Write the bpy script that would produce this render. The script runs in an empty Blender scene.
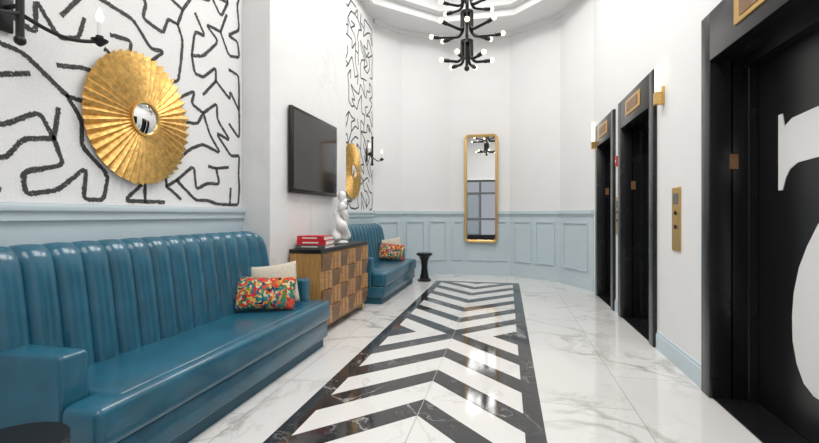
import bpy, bmesh, math, random
from mathutils import Vector, Matrix
sc=bpy.context.scene
sc.view_settings.view_transform='Standard'
H=1.25
# ------------------------------------------------------------------ materials
def newmat(name):
    m=bpy.data.materials.new(name); m.use_nodes=True
    nt=m.node_tree; b=nt.nodes['Principled BSDF']; return m,nt,b
def N(nt,t,**k):
    n=nt.nodes.new(t)
    for a,v in k.items(): setattr(n,a,v)
    return n
def simple(name,col,rough=.5,metal=0,noise=0.06,scale=20,bump=0,coat=0,emit=None,es=0):
    m,nt,b=newmat(name)
    tc=N(nt,'ShaderNodeTexCoord'); no=N(nt,'ShaderNodeTexNoise'); no.inputs['Scale'].default_value=scale; no.inputs['Detail'].default_value=4
    nt.links.new(tc.outputs['Object'],no.inputs['Vector'])
    r=N(nt,'ShaderNodeValToRGB'); r.color_ramp.elements[0].position=.3; r.color_ramp.elements[1].position=.7
    r.color_ramp.elements[0].color=[c*(1-noise) for c in col]+[1]; r.color_ramp.elements[1].color=[min(1,c*(1+noise)) for c in col]+[1]
    nt.links.new(no.outputs['Fac'],r.inputs[0]); nt.links.new(r.outputs[0],b.inputs['Base Color'])
    b.inputs['Roughness'].default_value=rough; b.inputs['Metallic'].default_value=metal
    b.inputs['Coat Weight'].default_value=coat; b.inputs['Coat Roughness'].default_value=.1
    if bump:
        bp=N(nt,'ShaderNodeBump'); bp.inputs['Strength'].default_value=bump; bp.inputs['Distance'].default_value=.01
        nt.links.new(no.outputs['Fac'],bp.inputs['Height']); nt.links.new(bp.outputs[0],b.inputs['Normal'])
    if emit:
        b.inputs['Emission Color'].default_value=list(emit)+[1]; b.inputs['Emission Strength'].default_value=es
    return m
def marble(name,base,vein,scale=1.0,rough=.12,tile=None,amount=1.0,width=.035):
    m,nt,b=newmat(name); L=nt.links
    tc=N(nt,'ShaderNodeTexCoord'); mp=N(nt,'ShaderNodeMapping'); mp.inputs['Rotation'].default_value=(.5,.4,.7)
    L.new(tc.outputs['Object'],mp.inputs[0])
    def veins(sc_,w,seed):
        n=N(nt,'ShaderNodeTexNoise'); n.noise_dimensions='4D'; n.inputs['W'].default_value=seed
        n.inputs['Scale'].default_value=sc_; n.inputs['Detail'].default_value=7; n.inputs['Distortion'].default_value=1.2; n.inputs['Roughness'].default_value=.55
        L.new(mp.outputs[0],n.inputs['Vector'])
        a=N(nt,'ShaderNodeMath',operation='SUBTRACT'); a.inputs[1].default_value=.5; L.new(n.outputs['Fac'],a.inputs[0])
        c=N(nt,'ShaderNodeMath',operation='ABSOLUTE'); L.new(a.outputs[0],c.inputs[0])
        r=N(nt,'ShaderNodeMapRange'); r.inputs['From Max'].default_value=w; r.inputs['To Min'].default_value=1; r.inputs['To Max'].default_value=0
        L.new(c.outputs[0],r.inputs['Value']); return r.outputs[0]
    v1=veins(scale,width,1.3); v2=veins(scale*2.7,width*.5,4.1)
    k=N(nt,'ShaderNodeTexNoise'); k.inputs['Scale'].default_value=scale*1.1; L.new(mp.outputs[0],k.inputs['Vector'])
    kr=N(nt,'ShaderNodeMapRange'); kr.inputs['From Min'].default_value=.4; kr.inputs['From Max'].default_value=.62; L.new(k.outputs['Fac'],kr.inputs['Value'])
    s=N(nt,'ShaderNodeMath',operation='MULTIPLY_ADD'); s.inputs[1].default_value=.4; L.new(v2,s.inputs[0]); L.new(v1,s.inputs[2])
    s2=N(nt,'ShaderNodeMath',operation='MULTIPLY'); L.new(s.outputs[0],s2.inputs[0]); L.new(kr.outputs[0],s2.inputs[1])
    s3=N(nt,'ShaderNodeMath',operation='MULTIPLY'); s3.use_clamp=True; s3.inputs[1].default_value=amount; L.new(s2.outputs[0],s3.inputs[0])
    mx=N(nt,'ShaderNodeMix',data_type='RGBA'); mx.inputs['A'].default_value=list(base)+[1]; mx.inputs['B'].default_value=list(vein)+[1]
    L.new(s3.outputs[0],mx.inputs['Factor']); out=mx.outputs['Result']
    if tile:
        br=N(nt,'ShaderNodeTexBrick'); br.inputs['Color1'].default_value=(1,1,1,1); br.inputs['Color2'].default_value=(.96,.96,.96,1)
        br.inputs['Mortar'].default_value=(.55,.55,.54,1); br.inputs['Scale'].default_value=1; br.inputs['Mortar Size'].default_value=.0025
        br.inputs['Brick Width'].default_value=tile[0]; br.inputs['Row Height'].default_value=tile[1]; br.inputs['Mortar Smooth'].default_value=0
        if len(tile)>2:
            m2=N(nt,'ShaderNodeMapping'); m2.inputs['Rotation'].default_value=tile[2]; L.new(tc.outputs['Object'],m2.inputs[0]); L.new(m2.outputs[0],br.inputs['Vector'])
        else: L.new(tc.outputs['Object'],br.inputs['Vector'])
        mm=N(nt,'ShaderNodeMix',data_type='RGBA',blend_type='MULTIPLY'); mm.inputs['Factor'].default_value=1
        L.new(out,mm.inputs['A']); L.new(br.outputs['Color'],mm.inputs['B']); out=mm.outputs['Result']
    L.new(out,b.inputs['Base Color']); b.inputs['Roughness'].default_value=rough
    return m
WHITE=simple('white_paint',(.81,.81,.81),.6,noise=.01,scale=3)
CEIL=simple('ceiling_paint',(.80,.80,.80),.7,noise=.01,scale=3)
BLUE=simple('pale_blue_paint',(.56,.66,.71),.4,noise=.02,scale=3)
FLOOR=marble('white_marble_floor',(.79,.78,.765),(.40,.38,.36),.9,.07,tile=(1.2,.8,(0,0,math.pi/2)),amount=.8,width=.03)
PIERM=marble('white_marble_wall',(.80,.80,.80),(.6,.6,.61),.8,.12,amount=.3)
DARKM=marble('dark_marble',(.028,.028,.031),(.45,.44,.43),1.8,.07,amount=.8,width=.012)
INW=marble('inlay_white_marble',(.79,.78,.765),(.45,.44,.42),1.6,.07,amount=.5,width=.022)
BLACK=simple('black_metal',(.012,.012,.013),.35,metal=.3,noise=.1)
ELEV=simple('black_elevator_steel',(.014,.014,.016),.25,metal=.2,noise=.15,scale=5)
ELEVD=simple('elevator_door_black',(.008,.008,.009),.28,noise=.15,scale=5)
GOLD=simple('brushed_gold',(.72,.46,.16),.34,metal=1,noise=.12,scale=60,bump=.2)
GOLDP=simple('gold_leaf',(.76,.48,.16),.42,metal=.85,noise=.28,scale=30,bump=.5)
MIR,_nt,_b=newmat('mirror_glass'); _b.inputs['Metallic'].default_value=1; _b.inputs['Roughness'].default_value=.01; _b.inputs['Base Color'].default_value=(.82,.83,.83,1)
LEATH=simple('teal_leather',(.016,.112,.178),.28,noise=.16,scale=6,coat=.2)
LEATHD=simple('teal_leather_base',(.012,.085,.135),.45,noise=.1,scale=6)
SCR=simple('tv_screen',(.02,.02,.022),.08,noise=.02)
TVF=simple('tv_frame_bronze',(.03,.022,.018),.3,metal=.5)
PORC=simple('white_ceramic',(.85,.85,.84),.3,noise=.01)
RED=simple('red_book_cover',(.62,.02,.03),.4)
PAPER=simple('book_pages',(.8,.78,.72),.8)
BEIGE=simple('beige_linen',(.62,.56,.46),.9,noise=.15,scale=80,bump=.3)
BULB=simple('bulb_glow',(1,.9,.75),.4,emit=(1,.84,.6),es=1.8)
TUBE=simple('sconce_glass_glow',(1,.95,.85),.4,emit=(1,.90,.72),es=1.0)
GREY=simple('book_grey',(.12,.12,.12),.5)
NUM=simple('white_vinyl',(.80,.80,.80),.5,noise=.01)
SIGNRED=simple('red_sign',(.6,.03,.02),.4)
DGLASS=simple('dark_glazing',(.05,.06,.07),.08,noise=.1,scale=2)
def wood(name,c1,c2,rot):
    m,nt,b=newmat(name); L=nt.links
    tc=N(nt,'ShaderNodeTexCoord'); mp=N(nt,'ShaderNodeMapping'); mp.inputs['Scale'].default_value=rot; L.new(tc.outputs['Object'],mp.inputs[0])
    n=N(nt,'ShaderNodeTexNoise'); n.inputs['Scale'].default_value=6; n.inputs['Detail'].default_value=5; L.new(mp.outputs[0],n.inputs['Vector'])
    r=N(nt,'ShaderNodeValToRGB'); r.color_ramp.elements[0].position=.35; r.color_ramp.elements[1].position=.65
    r.color_ramp.elements[0].color=list(c1)+[1]; r.color_ramp.elements[1].color=list(c2)+[1]
    L.new(n.outputs['Fac'],r.inputs[0]); L.new(r.outputs[0],b.inputs['Base Color']); b.inputs['Roughness'].default_value=.38; return m
WOODA=wood('oak_light',(.42,.22,.09),(.56,.32,.14),(1,1,9))
WOODB=wood('oak_dark',(.17,.08,.032),(.27,.14,.055),(1,9,1))
WOODS=wood('oak_side',(.42,.21,.06),(.58,.32,.11),(8,8,1))
def colourful():
    m,nt,b=newmat('floral_fabric'); L=nt.links
    tc=N(nt,'ShaderNodeTexCoord'); no=N(nt,'ShaderNodeTexNoise'); no.inputs['Scale'].default_value=11
    L.new(tc.outputs['Object'],no.inputs['Vector'])
    mx=N(nt,'ShaderNodeMix',data_type='RGBA'); mx.inputs['Factor'].default_value=.25; L.new(tc.outputs['Object'],mx.inputs['A']); L.new(no.outputs['Color'],mx.inputs['B'])
    v=N(nt,'ShaderNodeTexVoronoi'); v.inputs['Scale'].default_value=36; L.new(mx.outputs['Result'],v.inputs['Vector'])
    sp=N(nt,'ShaderNodeSeparateColor'); L.new(v.outputs['Color'],sp.inputs[0])
    r=N(nt,'ShaderNodeValToRGB'); r.color_ramp.interpolation='CONSTANT'
    cols=[(.62,.02,.02),(.01,.20,.20),(.70,.38,.06),(.015,.015,.02),(.70,.07,.02),(.03,.24,.06),(.70,.58,.34),(.02,.09,.22)]
    e=r.color_ramp.elements; e[0].color=list(cols[0])+[1]; e[0].position=0; e[1].position=.125; e[1].color=list(cols[1])+[1]
    for i in range(2,8):
        q=e.new(i*.125); q.color=list(cols[i])+[1]
    L.new(sp.outputs[0],r.inputs[0]); L.new(r.outputs[0],b.inputs['Base Color']); b.inputs['Roughness'].default_value=.8; return m
FLOR=colourful()
# wallpaper line ink: attribute 'edge' + noise gives the stippled edges
def ink():
    m,nt,b=newmat('stippled_ink'); L=nt.links
    at=N(nt,'ShaderNodeAttribute'); at.attribute_name='edge'
    tc=N(nt,'ShaderNodeTexCoord'); n=N(nt,'ShaderNodeTexNoise'); n.inputs['Scale'].default_value=130; n.inputs['Detail'].default_value=2
    L.new(tc.outputs['Object'],n.inputs['Vector'])
    a=N(nt,'ShaderNodeMath',operation='MULTIPLY_ADD'); a.inputs[1].default_value=3.4; L.new(n.outputs['Fac'],a.inputs[0]); L.new(at.outputs['Fac'],a.inputs[2])
    r=N(nt,'ShaderNodeMapRange'); r.inputs['From Min'].default_value=1.85; r.inputs['From Max'].default_value=2.15; L.new(a.outputs[0],r.inputs['Value'])
    mx=N(nt,'ShaderNodeMix',data_type='RGBA'); mx.inputs['A'].default_value=(.78,.78,.78,1); mx.inputs['B'].default_value=(.04,.04,.042,1)
    L.new(r.outputs[0],mx.inputs['Factor']); L.new(mx.outputs['Result'],b.inputs['Base Color']); b.inputs['Roughness'].default_value=.8; return m
INK=ink()
PAPERW=simple('wallpaper_ground',(.79,.79,.79),.8,noise=.06,scale=130)
# ------------------------------------------------------------------ builder
class B:
    def __init__(s): s.v=[];s.f=[];s.m=[];s.mats=[]
    def mi(s,mat):
        if mat not in s.mats: s.mats.append(mat)
        return s.mats.index(mat)
    def add(s,vs,fs,mat):
        o=len(s.v); s.v+= [tuple(v) for v in vs]; i=s.mi(mat)
        for f in fs: s.f.append([a+o for a in f]); s.m.append(i)
    def bm(s,bm,mat):
        bm.verts.ensure_lookup_table(); bm.verts.index_update()
        s.add([v.co[:] for v in bm.verts],[[v.index for v in f.verts] for f in bm.faces],mat); bm.free()
    def box(s,lo,hi,mat,bev=0,seg=3,M=None):
        bm=bmesh.new(); bmesh.ops.create_cube(bm,size=1)
        for v in bm.verts: v.co=Vector([(lo[i]+hi[i])/2+v.co[i]*(hi[i]-lo[i]) for i in range(3)])
        if bev: bmesh.ops.bevel(bm,geom=list(bm.edges),offset=bev,segments=seg,profile=.5,affect='EDGES')
        if M: bmesh.ops.transform(bm,matrix=M,verts=bm.verts)
        s.bm(bm,mat)
    def tube(s,pts,r,mat,n=10,cap=True):
        pts=[Vector(p) for p in pts]; k=len(pts)
        rs=r if isinstance(r,(list,tuple)) else [r]*k
        vs=[];up=None
        for i,p in enumerate(pts):
            t=(pts[min(i+1,k-1)]-pts[max(i-1,0)]).normalized()
            if up is None:
                up=Vector((0,0,1)) if abs(t.z)<.9 else Vector((1,0,0))
            a=(up-t*up.dot(t)).normalized(); up=a; b=t.cross(a)
            for j in range(n):
                q=2*math.pi*j/n; vs.append(p+(a*math.cos(q)+b*math.sin(q))*rs[i])
        fs=[]
        for i in range(k-1):
            for j in range(n):
                fs.append([i*n+j,i*n+(j+1)%n,(i+1)*n+(j+1)%n,(i+1)*n+j])
        if cap: fs.append(list(range(n))[::-1]); fs.append([(k-1)*n+j for j in range(n)])
        s.add(vs,fs,mat)
    def lathe(s,prof,c,mat,n=32):
        vs=[];fs=[];k=len(prof)
        for r,z in prof:
            for j in range(n):
                q=2*math.pi*j/n; vs.append((c[0]+r*math.cos(q),c[1]+r*math.sin(q),c[2]+z))
        for i in range(k-1):
            for j in range(n): fs.append([i*n+j,i*n+(j+1)%n,(i+1)*n+(j+1)%n,(i+1)*n+j])
        fs.append(list(range(n))[::-1]); fs.append([(k-1)*n+j for j in range(n)])
        s.add(vs,fs,mat)
    def sph(s,c,r,mat,sc3=(1,1,1)):
        bm=bmesh.new(); bmesh.ops.create_uvsphere(bm,u_segments=16,v_segments=10,radius=r)
        for v in bm.verts: v.co=Vector((v.co.x*sc3[0]+c[0],v.co.y*sc3[1]+c[1],v.co.z*sc3[2]+c[2]))
        s.bm(bm,mat)
    def prism(s,poly,z0,z1,mat):   # polygon in XY
        n=len(poly); vs=[(x,y,z0) for x,y in poly]+[(x,y,z1) for x,y in poly]
        s.add(vs,[list(range(n))[::-1],list(range(n,2*n))]+[[i,(i+1)%n,n+(i+1)%n,n+i] for i in range(n)],mat)
    def make(s,name,loc=(0,0,0),sharp=35,rot=None):
        me=bpy.data.meshes.new(name); me.from_pydata(s.v,[],s.f); me.update()
        for m in s.mats: me.materials.append(m)
        me.polygons.foreach_set('material_index',s.m); me.polygons.foreach_set('use_smooth',[True]*len(s.f))
        bm=bmesh.new(); bm.from_mesh(me); bmesh.ops.recalc_face_normals(bm,faces=bm.faces); bm.to_mesh(me); bm.free()
        me.set_sharp_from_angle(angle=math.radians(sharp))
        o=bpy.data.objects.new(name,me); o.location=loc
        if rot: o.rotation_euler=rot
        sc.collection.objects.link(o); return o
XL=-2.5; XR=1.38; XP=-2.2; ZC=5.0; YF=-3.0
# ------------------------------------------------------------------ shell
b=B(); b.box((XL-.2,YF-.2,-.1),(XR+.7,9.5,0),FLOOR); b.make('floor')
# left wall with marble pier
b=B(); b.box((XL-.2,YF,0),(XL,7.9,ZC),WHITE); b.make('wall_left')
b=B(); b.box((XL,3.7,0),(XP,5.68,ZC),PIERM,.004,1); b.make('wall_pier')
# apse polygon walls
P=[(XL,7.9),(-2.09,8.5),(-1.18,9.1),(.06,9.1),(.97,8.45),(XR,7.5)]
def segbox(b,p,q,s0,s1,z0,z1,d0,d1,mat,bev=0):
    p=Vector(p);q=Vector(q);t=(q-p).normalized();n=Vector((t.y,-t.x))  # into the room
    c=[p+t*s0+n*d0,p+t*s1+n*d0,p+t*s1+n*d1,p+t*s0+n*d1]
    b.prism([tuple(x) for x in c],z0,z1,mat)
names=['wall_back_left_side','wall_back_left','wall_back','wall_back_right','wall_back_right_side']
tb=B();bb=B()
for i in range(5):
    p,q=P[i],P[i+1]; L=(Vector(q)-Vector(p)).length
    w=B(); segbox(w,p,q,-.0,L,0,ZC,-.15,0,WHITE); w.make(names[i])
    segbox(tb,p,q,.0,L,.16,1.27,0,.012,BLUE)
    segbox(tb,p,q,.0,L,1.27,1.33,0,.05,BLUE); segbox(tb,p,q,.0,L,1.235,1.27,0,.028,BLUE)
    segbox(bb,p,q,.0,L,0,.16,0,.024,BLUE); segbox(bb,p,q,.0,L,.16,.185,0,.016,BLUE)
    pans={0:[(.12,L-.12)],1:[(.1,L/2-.05),(L/2+.05,L-.1)],2:[(.07,.28),(.36,.88),(.96,1.17)],3:[(.1,L/2-.05),(L/2+.05,L-.1)],4:[(.14,L-.14)]}[i]
    for s0,s1 in pans:
        z0,z1,wd=.3,1.13,.028
        for a in [(s0,s1,z0,z0+wd),(s0,s1,z1-wd,z1),(s0,s0+wd,z0+wd,z1-wd),(s1-wd,s1,z0+wd,z1-wd)]:
            segbox(tb,p,q,a[0],a[1],a[2],a[3],.012,.034,BLUE)
tb.make('trim_wainscot_back'); bb.make('baseboard_back')
# left trims
tb=B()
for y0,y1 in [(YF+.05,3.7),(5.68,7.88)]:
    tb.box((XL,y0,.16),(XL+.012,y1,1.22),BLUE); tb.box((XL,y0,1.22),(XL+.03,y1,1.27),BLUE); tb.box((XL,y0,1.27),(XL+.045,y1,1.31),BLUE,.006,2)
tb.make('trim_wainscot_left')
tb=B()
for y0,y1 in [(YF+.05,3.7),(5.68,7.88)]: tb.box((XL,y0,0),(XL+.022,y1,.16),BLUE)
tb.make('baseboard_left')
# elevators
EL=[(1.95,3.44),(4.47,5.80),(6.05,7.2)]; ZT=2.63
b=B(); ys=[YF]+[y for e in EL for y in e]+[7.5]
for i in range(0,len(ys),2): b.box((XR,ys[i],0),(XR+.36,ys[i+1],ZT),WHITE)
b.box((XR,YF,ZT),(XR+.36,7.5,ZC),WHITE); b.make('wall_right')
b=B()
for i in range(0,len(ys),2):
    b.box((XR-.02,ys[i]+(.05 if i==0 else .001),0),(XR,ys[i+1]-.03,.14),BLUE); b.box((XR-.012,ys[i]+(.05 if i==0 else .001),.14),(XR,ys[i+1]-.03,.165),BLUE)
b.make('baseboard_right')
def elevator(y0,y1,num):
    b=B(); j=.13; x0=XR-.035; x1=XR+.34; zh=2.3
    for a,c in [(y0,y0+j),(y1-j,y1)]: 
        b.box((x0,a,0),(x1,c,ZT),ELEV,.006,2)
        b.box((x0+.13,a+(.0 if a==y1-j else j),0),(x0+.14,c+(.006 if a==y0 else 0),zh),ELEVD)
    b.box((x0,y0+j,zh),(x1,y1-j,ZT),ELEV,.006,2)
    b.box((x0+.20,y0+j,zh-.06),(x1,y1-j,zh),ELEVD)
    ym=(y0+y1)/2; w=(y1-y0-2*j)
    b.box((XR+.24,y0+j,0.01),(XR+.30,ym-.003,zh-.06),ELEVD,.004,1)
    b.box((XR+.24,ym+.003,0.01),(XR+.30,y1-j,zh-.06),ELEVD,.004,1)
    b.box((XR+.31,y0+j,0),(XR+.34,y1-j,zh),ELEV)
    b.box((x0+.02,y0+j,0),(XR+.31,y1-j,.008),ELEV)
    # stepped inner reveal at both sides
    for a,c in [(y0+j,y0+j+.03),(y1-j-.03,y1-j)]: b.box((x0+.22,a,.008),(XR+.24,c,zh-.06),ELEV,.003,1)
    # indicator sign in header and plate on jamb
    b.box((x0-.012,ym-.27,zh+.09),(x0+.002,ym+.27,zh+.26),GOLD,.004,1)
    b.box((x0-.016,ym-.20,zh+.12),(x0-.008,ym+.20,zh+.23),WOODB)
    b.box((x0+.12,y1-j-.008,1.56),(x0+.17,y1-j+.001,1.66),WOODB)
    if num:
        xn=XR+.236
        def pl(pts):
            n=len(pts); vs=[(xn,y,z) for y,z in pts]+[(xn+.004,y,z) for y,z in pts]
            b.add(vs,[list(range(n)),list(range(n,2*n))[::-1]]+[[i,(i+1)%n,n+(i+1)%n,n+i] for i in range(n)],NUM)
        pl([(3.06,1.40),(3.02,1.40),(2.99,1.47),(2.95,1.52),(2.88,1.55),(2.72,1.56),(2.24,1.56),(2.24,1.83),(2.72,1.83),(2.93,1.815),(3.0,1.78),(3.02,1.86),(3.06,1.86)])
        st=[]
        for y,z in [(2.30,1.56),(2.46,1.43),(2.60,1.30),(2.716,1.2),(2.80,1.08),(2.87,.95),(2.915,.8),(2.93,.66),(2.925,.52),(2.89,.40),(2.83,.31),(2.75,.27),(2.66,.265),(2.55,.30),(2.48,.38),(2.45,.5),(2.46,.7),(2.46,.9),(2.42,1.12),(2.33,1.32),(2.24,1.5)]: st.append((y,z))
        pl(st)
    return b.make('elevator_door')
for i,(a,c) in enumerate(EL): elevator(a,c,i==0)
# ceiling with octagonal tray
cx,cy,R=-.58,6.5,1.85
b=B(); vs=[];fs=[]
def ray(q):
    dx,dy=math.cos(q),math.sin(q); t=1e9
    for lo,hi,c,d in [(XL-.2,XR+.36,cx,dx),(YF-.2,9.5,cy,dy)]:
        if d>1e-9: t=min(t,(hi-c)/d)
        elif d<-1e-9: t=min(t,(lo-c)/d)
    return (cx+dx*t,cy+dy*t)
out=[(XL-.2,YF-.2),(XR+.36,YF-.2),(XR+.36,9.5),(XL-.2,9.5)]
angs=sorted([math.pi/8+2*math.pi*i/8 for i in range(8)]+[math.atan2(y-cy,x-cx)%(2*math.pi) for x,y in out])
k=len(angs)
def octr(r,q):
    a=(q-math.pi/8)%(math.pi/4); return r*math.cos(math.pi/8)/math.cos(a-math.pi/8)
prof=[(R,ZC),(R,ZC+.10),(R-.16,ZC+.10),(R-.16,ZC+.30),(R-.30,ZC+.32),(R-.30,ZC+.46),(.02,ZC+.5)]
for q in angs: x,y=ray(q); vs.append((x,y,ZC))
for r,z in prof:
    for q in angs: rr_=octr(r,q); vs.append((cx+rr_*math.cos(q),cy+rr_*math.sin(q),z))
for l in range(len(prof)):
    for j in range(k): fs.append([l*k+j,l*k+(j+1)%k,(l+1)*k+(j+1)%k,(l+1)*k+j])
b.add(vs,fs,CEIL)
vs=[];fs=[]; n=8
for r,z in [(R,ZC),(R,ZC-.04),(R+.06,ZC-.06),(R+.11,ZC-.03),(R+.12,ZC)]:
    for q in range(n): a=math.pi/8+2*math.pi*q/n; vs.append((cx+r*math.cos(a),cy+r*math.sin(a),z))
for l in range(4):
    for j in range(n): fs.append([l*n+j,l*n+(j+1)%n,(l+1)*n+(j+1)%n,(l+1)*n+j])
b.add(vs,fs,CEIL)
b.make('ceiling',sharp=20)
# cove crown along apse
b=B()
for i in range(5):
    L=(Vector(P[i+1])-Vector(P[i])).length
    segbox(b,P[i],P[i+1],0,L,ZC-.08,ZC,0,.05,CEIL)
b.make('trim_crown_back')
# front wall with entrance doors (seen in the mirrors)
b=B(); dx0,dx1,dz=-2.1,1.0,2.95
b.box((XL,YF-.2,0),(dx0,YF,ZC),WHITE); b.box((dx1,YF-.2,0),(XR+.36,YF,ZC),WHITE); b.box((dx0,YF-.2,dz),(dx1,YF,ZC),WHITE); b.make('wall_front')
b=B()
xs=[dx0,dx0+.78,dx0+1.55,dx0+2.32,dx1-.1]
for x in xs: b.box((x,YF-.14,0),(x+.1,YF-.02,dz),BLACK)
for z in [0,1.0,2.25,dz-.1]:
    for a,c in zip(xs[:-1],xs[1:]): b.box((a+.1,YF-.13,z),(c,YF-.03,z+(.3 if z==0 else .1)),BLACK)
for a,c in [(xs[0],xs[1]),(xs[2],xs[3])]: b.box((a+.1,YF-.10,.3),(c,YF-.08,2.25),DGLASS)
b.make('window_entrance')
# ------------------------------------------------------------------ floor inlay
def clip(poly,a,c,d):  # keep a*x+c*y<=d
    o=[]
    for i in range(len(poly)):
        p,q=poly[i],poly[(i+1)%len(poly)]; fp=a*p[0]+c*p[1]-d; fq=a*q[0]+c*q[1]-d
        if fp<=0:o.append(p)
        if fp*fq<0:
            t=fp/(fp-fq); o.append((p[0]+t*(q[0]-p[0]),p[1]+t*(q[1]-p[1])))
    return o
b=B(); ix0,ix1,iy0,iy1,bw=-1.305,.215,-1.6,8.1,.115; xc=(ix0+ix1)/2; W=(ix1-ix0)/2-bw; Yf=4.5; T=.003
for lo,hi in [((ix0,iy0),(ix0+bw,iy1)),((ix1-bw,iy0),(ix1,iy1)),((ix0+bw,iy1-bw),(ix1-bw,iy1)),((ix0+bw,iy0),(ix1-bw,iy0+bw))]:
    b.box((lo[0],lo[1],0),(hi[0],hi[1],T),DARKM)
b.box((ix0+bw,iy0+bw,0),(ix1-bw,iy1-bw,T*.5),INW)
for sy,vm in [(-1,Yf-iy0-bw),(1,iy1-bw-Yf)]:
    q=-W
    while q<vm:
        poly=[(0,q),(W,q+W),(W,q+.24+W),(0,q+.24)]
        poly=clip(poly,0,-1,0)
        if poly: poly=clip(poly,0,1,vm)
        if len(poly)>2:
            for sx in (-1,1): b.prism([(xc+sx*u,Yf+sy*v) for u,v in poly],T*.4,T,DARKM)
        q+=.57
# thin centre joint
b.box((xc-.002,iy0+bw,T*.9),(xc+.002,iy1-bw,T*1.1),simple('joint_grout',(.45,.44,.43),.6))
b.make('floor_inlay')
# ------------------------------------------------------------------ wallpaper
def wallpaper(name,y0,y1,z0,z1,seed):
    rnd=random.Random(seed); S=.155
    nx=int((y1-y0)/S)+1; nz=int((z1-z0)/S)+1
    pos={}
    for i in range(nx):
        for j in range(nz):
            y=y0+.03+i*(y1-y0-.06)/(nx-1)+rnd.uniform(-.045,.045); z=z0+.03+j*(z1-z0-.06)/(nz-1)+rnd.uniform(-.045,.045)
            pos[i,j]=(min(max(y,y0+.03),y1-.03),min(max(z,z0+.03),z1-.03))
    seen=set(); adj={p:set() for p in pos}; st=[(0,0)]; seen.add((0,0))
    while st:
        # mostly depth first, sometimes branch from an older node -> junctions
        idx=len(st)-1 if rnd.random()>.12 else rnd.randrange(len(st))
        c=st[idx]; nb=[]
        for d in [(1,0),(-1,0),(0,1),(0,-1),(1,1),(-1,1),(1,-1),(-1,-1)]:
            q=(c[0]+d[0],c[1]+d[1])
            if q in pos and q not in seen:
                if d[0] and d[1]:
                    a1=(c[0]+d[0],c[1]);a2=(c[0],c[1]+d[1])
                    if a2 in adj[a1]: continue
                    nb+= [q]
                else: nb+=[q]*2
        if nb:
            q=rnd.choice(nb); adj[c].add(q);adj[q].add(c);seen.add(q);st.append(q)
        else: st.pop(idx)
    for c in list(adj):
        for q in list(adj[c]):
            if rnd.random()<.012: adj[c].discard(q);adj[q].discard(c)
    for c in list(adj):       # a few closed cells
        if rnd.random()<.07:
            q=(c[0]+1,c[1]) if rnd.random()<.5 else (c[0],c[1]+1)
            if q in pos: adj[c].add(q);adj[q].add(c)
    paths=[];used=set()
    def walk(a,c):
        p=[a,c];used.add((a,c));used.add((c,a))
        while len(adj[c])==2:
            nx_=[q for q in adj[c] if (c,q) not in used]
            if not nx_: break
            used.add((c,nx_[0]));used.add((nx_[0],c)); c=nx_[0];p.append(c)
        return p
    for a in adj:
        if len(adj[a])!=2:
            for c in adj[a]:
                if (a,c) not in used: paths.append(walk(a,c))
    vs=[];fs=[];ed=[];w=.0215;X=XL+.004
    for p in paths:
        pts=[Vector(pos[q]) for q in p]
        for _ in range(2):
            if len(pts)>2:
                o=[pts[0]]
                for a,c in zip(pts[:-1],pts[1:]): o+=[a*.87+c*.13,a*.13+c*.87]
                pts=o+[pts[-1]]
        rs=[pts[0]]
        for a,c in zip(pts[:-1],pts[1:]):
            nn=max(1,int((c-a).length/.04))
            for i in range(1,nn+1): rs.append(a+(c-a)*i/nn)
        pts=rs
        if (pts[-1]-pts[-2]).length>1e-6: pts.append(pts[-1]+(pts[-1]-pts[-2]).normalized()*.010)
        if (pts[0]-pts[1]).length>1e-6: pts.insert(0,pts[0]+(pts[0]-pts[1]).normalized()*.010)
        o=len(vs);k=len(pts)
        for i,c in enumerate(pts):
            t=(pts[min(i+1,k-1)]-pts[max(i-1,0)]); 
            if t.length<1e-6: t=Vector((1,0))
            t.normalize(); nn=Vector((-t.y,t.x)); ww=w*rnd.uniform(.9,1.12)
            for sgn in (-1,-.45,.45,1):
                q=c+nn*ww*sgn; vs.append((X+(.0006 if abs(sgn)<.9 else 0),q.x,q.y)); ed.append(1.0 if abs(sgn)<.9 else -.9)
        for i in range(k-1):
            a=o+4*i; fs+=[[a,a+1,a+5,a+4],[a+1,a+2,a+6,a+5],[a+2,a+3,a+7,a+6]]
    b=B(); b.box((XL,y0,z0),(XL+.003,y1,z1),PAPERW); nb=len(b.v); b.add(vs,fs,INK)
    ob=b.make(name); at=ob.data.attributes.new('edge','FLOAT','POINT')
    at.data.foreach_set('value',[0.0]*nb+ed); return ob
wallpaper('wallpaper',-1.0,3.68,1.315,4.8,5)
wallpaper('wallpaper',5.70,7.84,1.315,4.8,9)
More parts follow.
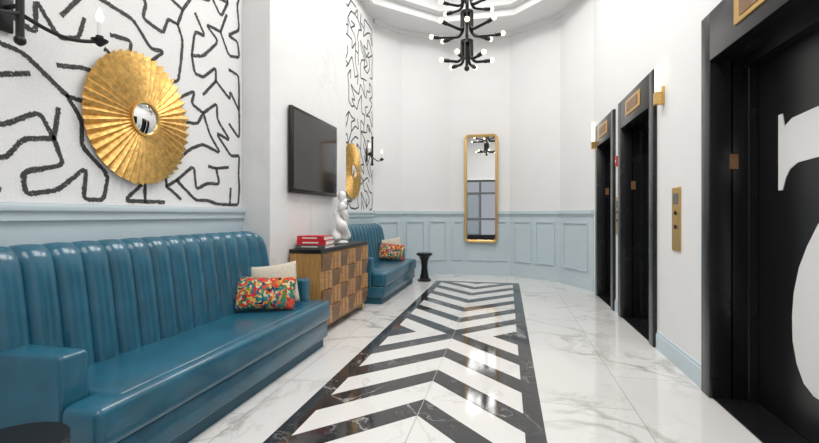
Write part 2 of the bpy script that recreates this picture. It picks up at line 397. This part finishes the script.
# ------------------------------------------------------------------ sofa
def sofa(y0,y1,chan):
    b=B(); L=y1-y0; xo=XL+.03
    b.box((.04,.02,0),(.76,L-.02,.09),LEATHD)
    b.box((.02,.0,.09),(.80,L,.25),LEATH,.015,2)
    b.box((.14,.13,.25),(.66,L-.13,.44),LEATH,.03)      # seat inner
    b.box((.62,-.01,.25),(.83,L+.01,.44),LEATH,.04,4)  # seat front (T shape)
    b.box((.12,.135,.38),(.78,L-.135,.447),LEATH,.03)
    for a,c in [(0,.14),(L-.14,L)]: b.box((.02,a,.2),(.62,c,.645),LEATH,.025,4)
    # channel back
    a0=.0;a1=L-.09; sp=(a1-a0)/chan; cs=10
    base=[(.29,.36),(.275,.5),(.255,.65),(.235,.8),(.215,.93),(.20,1.01),(.18,1.06),(.14,1.085),(.10,1.09),(.05,1.07),(.03,1.02),(.03,.2)]
    wts=[1,1,1,1,1,1,.9,.7,.45,.2,0,0]; nrm=[]
    for i in range(len(base)):
        p=Vector(base[min(i+1,len(base)-1)])-Vector(base[max(i-1,0)]); p.normalize(); nrm.append((p.y,-p.x))
    vs=[];nc=0
    for ch in range(chan):
        for k in range(cs+1):
            if k==0 and ch>0: continue
            t=k/cs; bl=math.sqrt(max(0,1-(2*t-1)**2)); y=a0+sp*(ch+t)
            d=a1-y; r=.2
            if y-a0<.04: d=y-a0; r=.04
            dz=(r-math.sqrt(max(0,r*r-(r-d)**2))) if d<r else 0
            for (x,z),w,nn in zip(base,wts,nrm):
                zz=z-(dz*max(0,(z-.6)/.5)); vs.append((x+nn[0]*.04*bl*w-.012*w,y,zz+nn[1]*.028*bl*w))
            nc+=1
    m=len(base); fs=[]
    for i in range(nc-1):
        for j in range(m-1): fs.append([i*m+j,(i+1)*m+j,(i+1)*m+j+1,i*m+j+1])
    fs.append(list(range(m))[::-1]); fs.append([(nc-1)*m+j for j in range(m)])
    b.add(vs,fs,LEATH)
    return b.make('channel_tufted_sofa',(xo,y0,0),sharp=50)
sofa(1.45,3.84,15); sofa(5.75,7.82,12)
# ------------------------------------------------------------------ pillows
def pillow(name,w,h,t,loc,rz,tilt,mat,roll=0):
    n=20; b=B(); vs=[];fs=[]
    for side in (1,-1):
        for i in range(n+1):
            for j in range(n+1):
                u=2*i/n-1;v=2*j/n-1
                th=t/2*max(0,(1-u*u)*(1-v*v))**.45
                pin=1-.05*(1-abs(v)**2)*abs(u)**2; pin2=1-.09*(1-abs(u)**2)*abs(v)**2
                vs.append((u*w/2*pin,-side*th,v*h/2*pin2))
    m=(n+1)**2
    for s_ in (0,1):
        for i in range(n):
            for j in range(n):
                a=s_*m+i*(n+1)+j; f=[a,a+n+1,a+n+2,a+1]; fs.append(f if s_==0 else f[::-1])
    b.add(vs,fs,mat); o=b.make(name,sharp=80)
    bm=bmesh.new(); bm.from_mesh(o.data); bmesh.ops.remove_doubles(bm,verts=bm.verts,dist=.0005); bm.to_mesh(o.data); bm.free()
    o.matrix_world=Matrix.Translation(loc)@Matrix.Rotation(rz,4,'Z')@Matrix.Rotation(tilt,4,'X')@Matrix.Rotation(roll,4,'Y')
    return o
pillow('floral_throw_pillow',.50,.30,.13,(-1.985,3.27,.592),math.radians(28),math.radians(-28),FLOR,math.radians(3))
pillow('linen_throw_pillow',.42,.38,.12,(-2.02,3.46,.635),math.radians(24),math.radians(-22),BEIGE,math.radians(-7))
pillow('floral_throw_pillow',.46,.30,.13,(-1.98,7.30,.605),math.radians(24),math.radians(-20),FLOR,math.radians(8))
pillow('linen_throw_pillow',.42,.38,.12,(-2.06,7.50,.645),math.radians(14),math.radians(-14),BEIGE,math.radians(-8))
# ------------------------------------------------------------------ sunburst mirrors
def sunburst(yc,zc):
    b=B(); n=46; vs=[];fs=[]; rnd=random.Random(3); x0=XL+.012
    rings=[(.115,.045),(.20,.044),(.30,.038),(.39,.028),(.435,.020)]
    jit=[rnd.uniform(-.004,.004) for _ in range(2*n)]
    for r,h in rings:
        for j in range(2*n):
            q=math.pi*j/n; pk=(j%2)
            rr=r if r<.43 else (r+(.006 if pk else -.008)+jit[j])
            hh=h+(.5 if pk else -.5)*.028*(r/.46)
            vs.append((x0+hh,yc+rr*math.cos(q),zc+1.04*rr*math.sin(q)))
    for l in range(len(rings)-1):
        for j in range(2*n): fs.append([l*2*n+j,l*2*n+(j+1)%(2*n),(l+1)*2*n+(j+1)%(2*n),(l+1)*2*n+j])
    b.add(vs,fs,GOLDP)
    def ringx(r0,r1,xa,xb,mat):
        vs=[];fs=[];k=48
        for r,x in [(r0,xa),(r0,xb),(r1,xb),(r1,xa)]:
            for j in range(k): q=2*math.pi*j/k; vs.append((x,yc+r*math.cos(q),zc+r*math.sin(q)))
        for l in range(4):
            for j in range(k): fs.append([l*k+j,l*k+(j+1)%k,((l+1)%4)*k+(j+1)%k,((l+1)%4)*k+j])
        b.add(vs,fs,mat)
    ringx(.108,.122,x0,x0+.058,GOLD)
    # convex glass
    vs=[];fs=[];k=48;rg=[.109,.09,.07,.05,.03,.012]
    for r in rg:
        for j in range(k): q=2*math.pi*j/k; vs.append((x0+.046+.020*(1-(r/.109)**2),yc+r*math.cos(q),zc+r*math.sin(q)))
    for l in range(len(rg)-1):
        for j in range(k): fs.append([l*k+j,l*k+(j+1)%k,(l+1)*k+(j+1)%k,(l+1)*k+j])
    fs.append([(len(rg)-1)*k+j for j in range(k)]); b.add(vs,fs,MIR)
    ringx(.02,.39,XL+.0055,XL+.010,BLACK)
    ob=b.make('sunburst_wall_mirror',sharp=8)
    # keep the glass smooth
    me=ob.data; mi=list(me.materials).index(MIR); es=set()
    for p in me.polygons:
        if p.material_index==mi: es.update(p.edge_keys)
    at=me.attributes.get('sharp_edge')
    if at:
        for e in me.edges:
            if tuple(sorted(e.vertices)) in es: e.use_edge_sharp=False
    return ob
sunburst(2.50,1.915); sunburst(6.66,1.97)
# ------------------------------------------------------------------ candle sconces
def sconce(yc,z):
    b=B(); x=XL+.0055; xa=XL+.12
    b.box((x,yc-.04,z-.08),(x+.02,yc+.04,z+.16),BLACK,.008,2)
    b.tube([(x+.02,yc,z+.04),(xa,yc,z+.04)],.011,BLACK)
    b.tube([(xa,yc,z-.13),(xa,yc,z+.34)],.018,BLACK,14); b.sph((xa,yc,z+.35),.026,BLACK); b.sph((xa,yc,z-.135),.026,BLACK)
    for s in (-1,1):
        pts=[(xa+.07*math.sin(t*math.pi/2),yc+s*.37*t,z-.0-.05*math.sin(t*math.pi)) for t in [i/14 for i in range(15)]]
        b.tube(pts,.0105,BLACK)
        e=pts[-1]
        b.lathe([(.008,-.03),(.02,-.02),(.042,0),(.044,.008),(.02,.012),(.02,.03),(.014,.03)],(e[0],e[1],e[2]),BLACK,20)
        b.tube([(e[0],e[1],e[2]+.025),(e[0],e[1],e[2]+.11)],.013,PORC,12)
        b.lathe([(.008,0),(.019,.02),(.020,.035),(.011,.065),(.002,.085)],(e[0],e[1],e[2]+.11),BULB,14)
    return b.make('candle_wall_sconce')
sconce(1.67,2.26); sconce(7.45,2.30)
# ------------------------------------------------------------------ TV
b=B(); y0,y1,z0,z1=4.02,5.22,1.48,2.38
b.box((XP+.002,y0+.15,z0+.15),(XP+.015,y1-.15,z1-.15),BLACK)
b.box((XP+.015,y0,z0),(XP+.055,y1,z1),TVF,.006,2)
b.box((XP+.05,y0+.035,z0+.045),(XP+.058,y1-.035,z1-.035),SCR)
b.make('wall_television')
# ------------------------------------------------------------------ console
b=B(); xa,xb,ya,yb=-2.18,-1.84,4.04,5.50
b.box((xa,ya,.10),(xb,yb,.86),WOODS,.006,2); b.box((xa,ya-.015,.86),(xb+.015,yb+.015,.90),BLACK,.005,2)
b.box((xa+.02,ya+.03,.06),(xb-.03,yb-.03,.10),WOODB)
nc,nr=6,4; cw=(yb-ya-.02)/nc; chh=(.85-.11)/nr
for i in range(nc):
    for j in range(nr):
        a=ya+.01+i*cw;z=.11+j*chh;g=.003
        A=(a+g,z+g);C=(a+cw-g,z+chh-g); alt=(i+j)%2
        # square block made of four planks; planks vertical or horizontal in turn, block wedge-shaped
        for t in range(3):
            f0,f1=t/3,(t+1)/3; h=.006+.010*t
            if alt: ra=(A[0],A[1]+(C[1]-A[1])*f0,C[0],A[1]+(C[1]-A[1])*f1-.002)
            else: ra=(A[0]+(C[0]-A[0])*f0,A[1],A[0]+(C[0]-A[0])*f1-.002,C[1])
            b.box((xb-.001,ra[0],ra[1]),(xb+h,ra[2],ra[3]),WOODB if alt else WOODA)
for x in (xa+.04,xb-.04):
    for y in (ya+.06,yb-.06): b.tube([(x,y,0),(x,y,.08)],[.014,.022],GOLD,12)
b.make('parquet_console_cabinet',sharp=15)
# books
b=B(); z=.901
for (w,d,h,c,rot) in [(.33,.26,.035,GREY,.0),(.32,.25,.05,RED,.06),(.31,.23,.045,RED,-.05)]:
    M=Matrix.Translation((-2.0,4.27,z))@Matrix.Rotation(rot,4,'Z')
    b.box((-w/2,-d/2,0),(w/2,d/2,.005),c,M=M); b.box((-w/2,-d/2,h-.005),(w/2,d/2,h),c,M=M)
    b.box((-w/2,-d/2,.004),(w/2,-d/2+.006,h-.004),c,M=M); b.box((-w/2+.004,-d/2+.006,.005),(w/2-.004,d/2-.004,h-.005),PAPER,M=M)
    b.box((-w*.3,-d/2-.001,h*.35),(w*.25,-d/2,h*.65),PAPER,M=M); z+=h
b.make('stacked_books')
# sculpture
b=B(); sx,sy=-2.0,5.0
b.lathe([(.085,0),(.09,.012),(.075,.03),(.05,.04)],(sx,sy,.9015),PORC)
p=[];r=[]
for i in range(60):
    t=i/59; q=t*2*math.pi*1.15
    p.append((sx+.05*math.sin(q)*(1-.3*t),sy+.07*math.cos(q)*(1-.5*t),.945+.50*t)); r.append(.070*(1-.5*t)+.01*math.sin(q*3) if t>.1 else .04+.03*t/.1)
b.tube(p,r,PORC,16)
p=[];r=[]
for i in range(50):
    t=i/49; q=math.pi+t*2*math.pi*.9
    p.append((sx+.05*math.sin(q),sy+.085*math.cos(q)*(1-.3*t),.945+.36*t)); r.append(.064*(1-.45*t) if t>.1 else .04+.02*t/.1)
b.tube(p,r,PORC,16)
b.sph((p[-1][0],p[-1][1],p[-1][2]+.045),.05,PORC,(1,1,1.25)); b.sph((sx-.0,sy+.02,1.485),.05,PORC,(1,1,1.3))
b.make('abstract_ceramic_sculpture',sharp=80)
# side tables
def side_table(x,y,h,r,name='black_side_table'):
    b=B(); b.lathe([(r*.85,0),(r*.85,.03),(r*.6,.05),(r*.45,h*.3),(r*.38,h*.5),(r*.45,h*.72),(r*.75,h-.06),(r,h-.04),(r,h),(r-.005,h)],(x,y,0),BLACK,40); b.make(name)
side_table(-1.53,8.03,.53,.15); side_table(-1.63,1.10,.48,.17)
# ------------------------------------------------------------------ back mirror
def rr(w,h,r,n=8):
    o=[]
    for cx_,cz_,a in [(w/2-r,h/2-r,0),(-w/2+r,h/2-r,90),(-w/2+r,-h/2+r,180),(w/2-r,-h/2+r,270)]:
        for i in range(n+1):
            q=math.radians(a+90*i/n); o.append((cx_+r*math.cos(q),cz_+r*math.sin(q)))
    return o
b=B(); mx,mz,mw,mh=-.525,1.80,.68,2.24; Yb=9.1-.052
loops=[(rr(mw,mh,.09),0),(rr(mw,mh,.09),-.05),(rr(mw-.02,mh-.02,.08),-.06),(rr(mw-.09,mh-.09,.06),-.055),(rr(mw-.11,mh-.11,.055),-.02)]
vs=[];fs=[];k=len(loops[0][0])
for lp,d in loops:
    for x,z in lp: vs.append((mx+x,Yb+d,mz+z))
for l in range(len(loops)-1):
    for j in range(k): fs.append([l*k+j,l*k+(j+1)%k,(l+1)*k+(j+1)%k,(l+1)*k+j])
fs.append(list(range(k))); b.add(vs,fs,GOLD)
b.add([(mx+x,Yb-.025,mz+z) for x,z in rr(mw-.10,mh-.10,.055)],[list(range(k))],MIR)
b.box((mx-.2,Yb-.001,2.3),(mx+.2,9.0995,2.4),BLACK)
b.make('gold_wall_mirror',sharp=40)
# ------------------------------------------------------------------ chandeliers
def chandelier(hx,hy,top):
    b=B()
    b.tube([(hx,hy,3.44),(hx,hy,top-.03)],.022,BLACK,12); b.lathe([(.08,-.04),(.09,0),(.09,.02)],(hx,hy,top-.025),BLACK); b.sph((hx,hy,3.42),.04,BLACK)
    for z,rad,cnt,ph,up in [(3.50,.37,6,.25,.30),(3.87,.52,8,.1,.36),(4.31,.40,6,.5,.36)]:
        b.lathe([(.05,-.03),(.095,-.02),(.095,.03),(.05,.04)],(hx,hy,z+up),BLACK,20)
        for i in range(cnt):
            q=2*math.pi*i/cnt+ph; c,s=math.cos(q),math.sin(q); r0=.075
            e=rad-.10; zz=z+(.07 if (i%2 and cnt==8) else 0)
            pts=[(hx+c*r0,hy+s*r0,z+up),(hx+c*r0,hy+s*r0,zz+.10)]
            for t in range(1,7):
                a=math.pi/2*t/6; pts.append((hx+c*(r0+.08*(1-math.cos(a))),hy+s*(r0+.08*(1-math.cos(a))),zz+.10-.08*math.sin(a)))
            pts.append((hx+c*e,hy+s*e,zz+.03))
            b.tube(pts,.021,BLACK,10)
            b.tube([(hx+c*(e-.01),hy+s*(e-.01),zz+.03),(hx+c*(e+.075),hy+s*(e+.075),zz+.04)],.029,BLACK,14)
            b.sph((hx+c*(rad+.005),hy+s*(rad+.005),zz+.045),.036,BULB)
    b.make('chandelier')
chandelier(-.58,6.4,ZC+.48); chandelier(-.72,2.3,ZC)
# ------------------------------------------------------------------ wall lights, panels
def linear(y,z0,z1):
    b=B(); b.box((XR-.02,y-.03,z0),(XR-.001,y+.03,z0+.16),GOLD,.003,1); b.box((XR-.075,y-.035,z0),(XR-.02,y+.035,z0+.11),GOLD,.003,1)
    b.box((XR-.068,y-.026,z0+.11),(XR-.026,y+.026,z1),TUBE,.008,2); b.make('brass_wall_light')
linear(4.30,2.25,2.60); linear(7.30,2.30,2.72)
def panel(y,w,z0,z1):
    b=B(); b.box((XR-.012,y-w/2,z0),(XR-.0005,y+w/2,z1),GOLD,.003,1)
    for z in (z0+(z1-z0)*.38,z0+(z1-z0)*.6): b.tube([(XR-.012,y,z),(XR-.02,y,z)],.018,BLACK,14)
    b.box((XR-.014,y-w*.3,z1-.14),(XR-.011,y+w*.3,z1-.05),GREY); b.make('elevator_call_panel')
panel(3.98,.17,.95,1.48); panel(5.925,.13,1.0,1.48)
b=B(); b.box((XR-.03,5.895,1.87),(XR-.001,5.955,2.0),SIGNRED,.005,2); b.tube([(XR-.03,5.925,1.935),(XR-.034,5.925,1.935)],.016,PORC,12); b.make('fire_alarm')
# ------------------------------------------------------------------ lights
def area(name,loc,sx,sy,e,rot=(0,0,0),col=(1,.98,.95)):
    l=bpy.data.lights.new(name,'AREA'); l.shape='RECTANGLE'; l.size=sx; l.size_y=sy; l.energy=e; l.color=col
    o=bpy.data.objects.new(name,l); o.location=loc; o.rotation_euler=rot; sc.collection.objects.link(o)
area('added_fill_front',(-.56,-.3,4.95),2.0,2.2,98)  # added fill out of view, brightens the room; no fixture there
area('added_fill_middle',(-.56,3.8,4.95),1.6,1.6,88)  # second added fill above the frame, not a real fitting
area('added_fill_tray',(cx,cy,ZC+.42),1.4,1.4,88)  # fill added inside the tray to brighten the far end, lamp unseen
area('entrance_daylight',(-.55,YF+.05,1.6),2.8,2.6,80,(math.radians(-90),0,0),(.97,.985,1))
w=bpy.data.worlds.new('World'); sc.world=w; w.use_nodes=True
w.node_tree.nodes['Background'].inputs[0].default_value=(.85,.9,1,1); w.node_tree.nodes['Background'].inputs[1].default_value=.5
# ------------------------------------------------------------------ camera
c=bpy.data.cameras.new('camera'); c.sensor_width=36; c.lens=430/819*36; c.shift_y=-6.5/819; c.clip_start=.05
o=bpy.data.objects.new('camera',c); o.location=(0,0,H); o.rotation_euler=(math.radians(90),0,math.atan(97.5/430)); sc.collection.objects.link(o); sc.camera=o
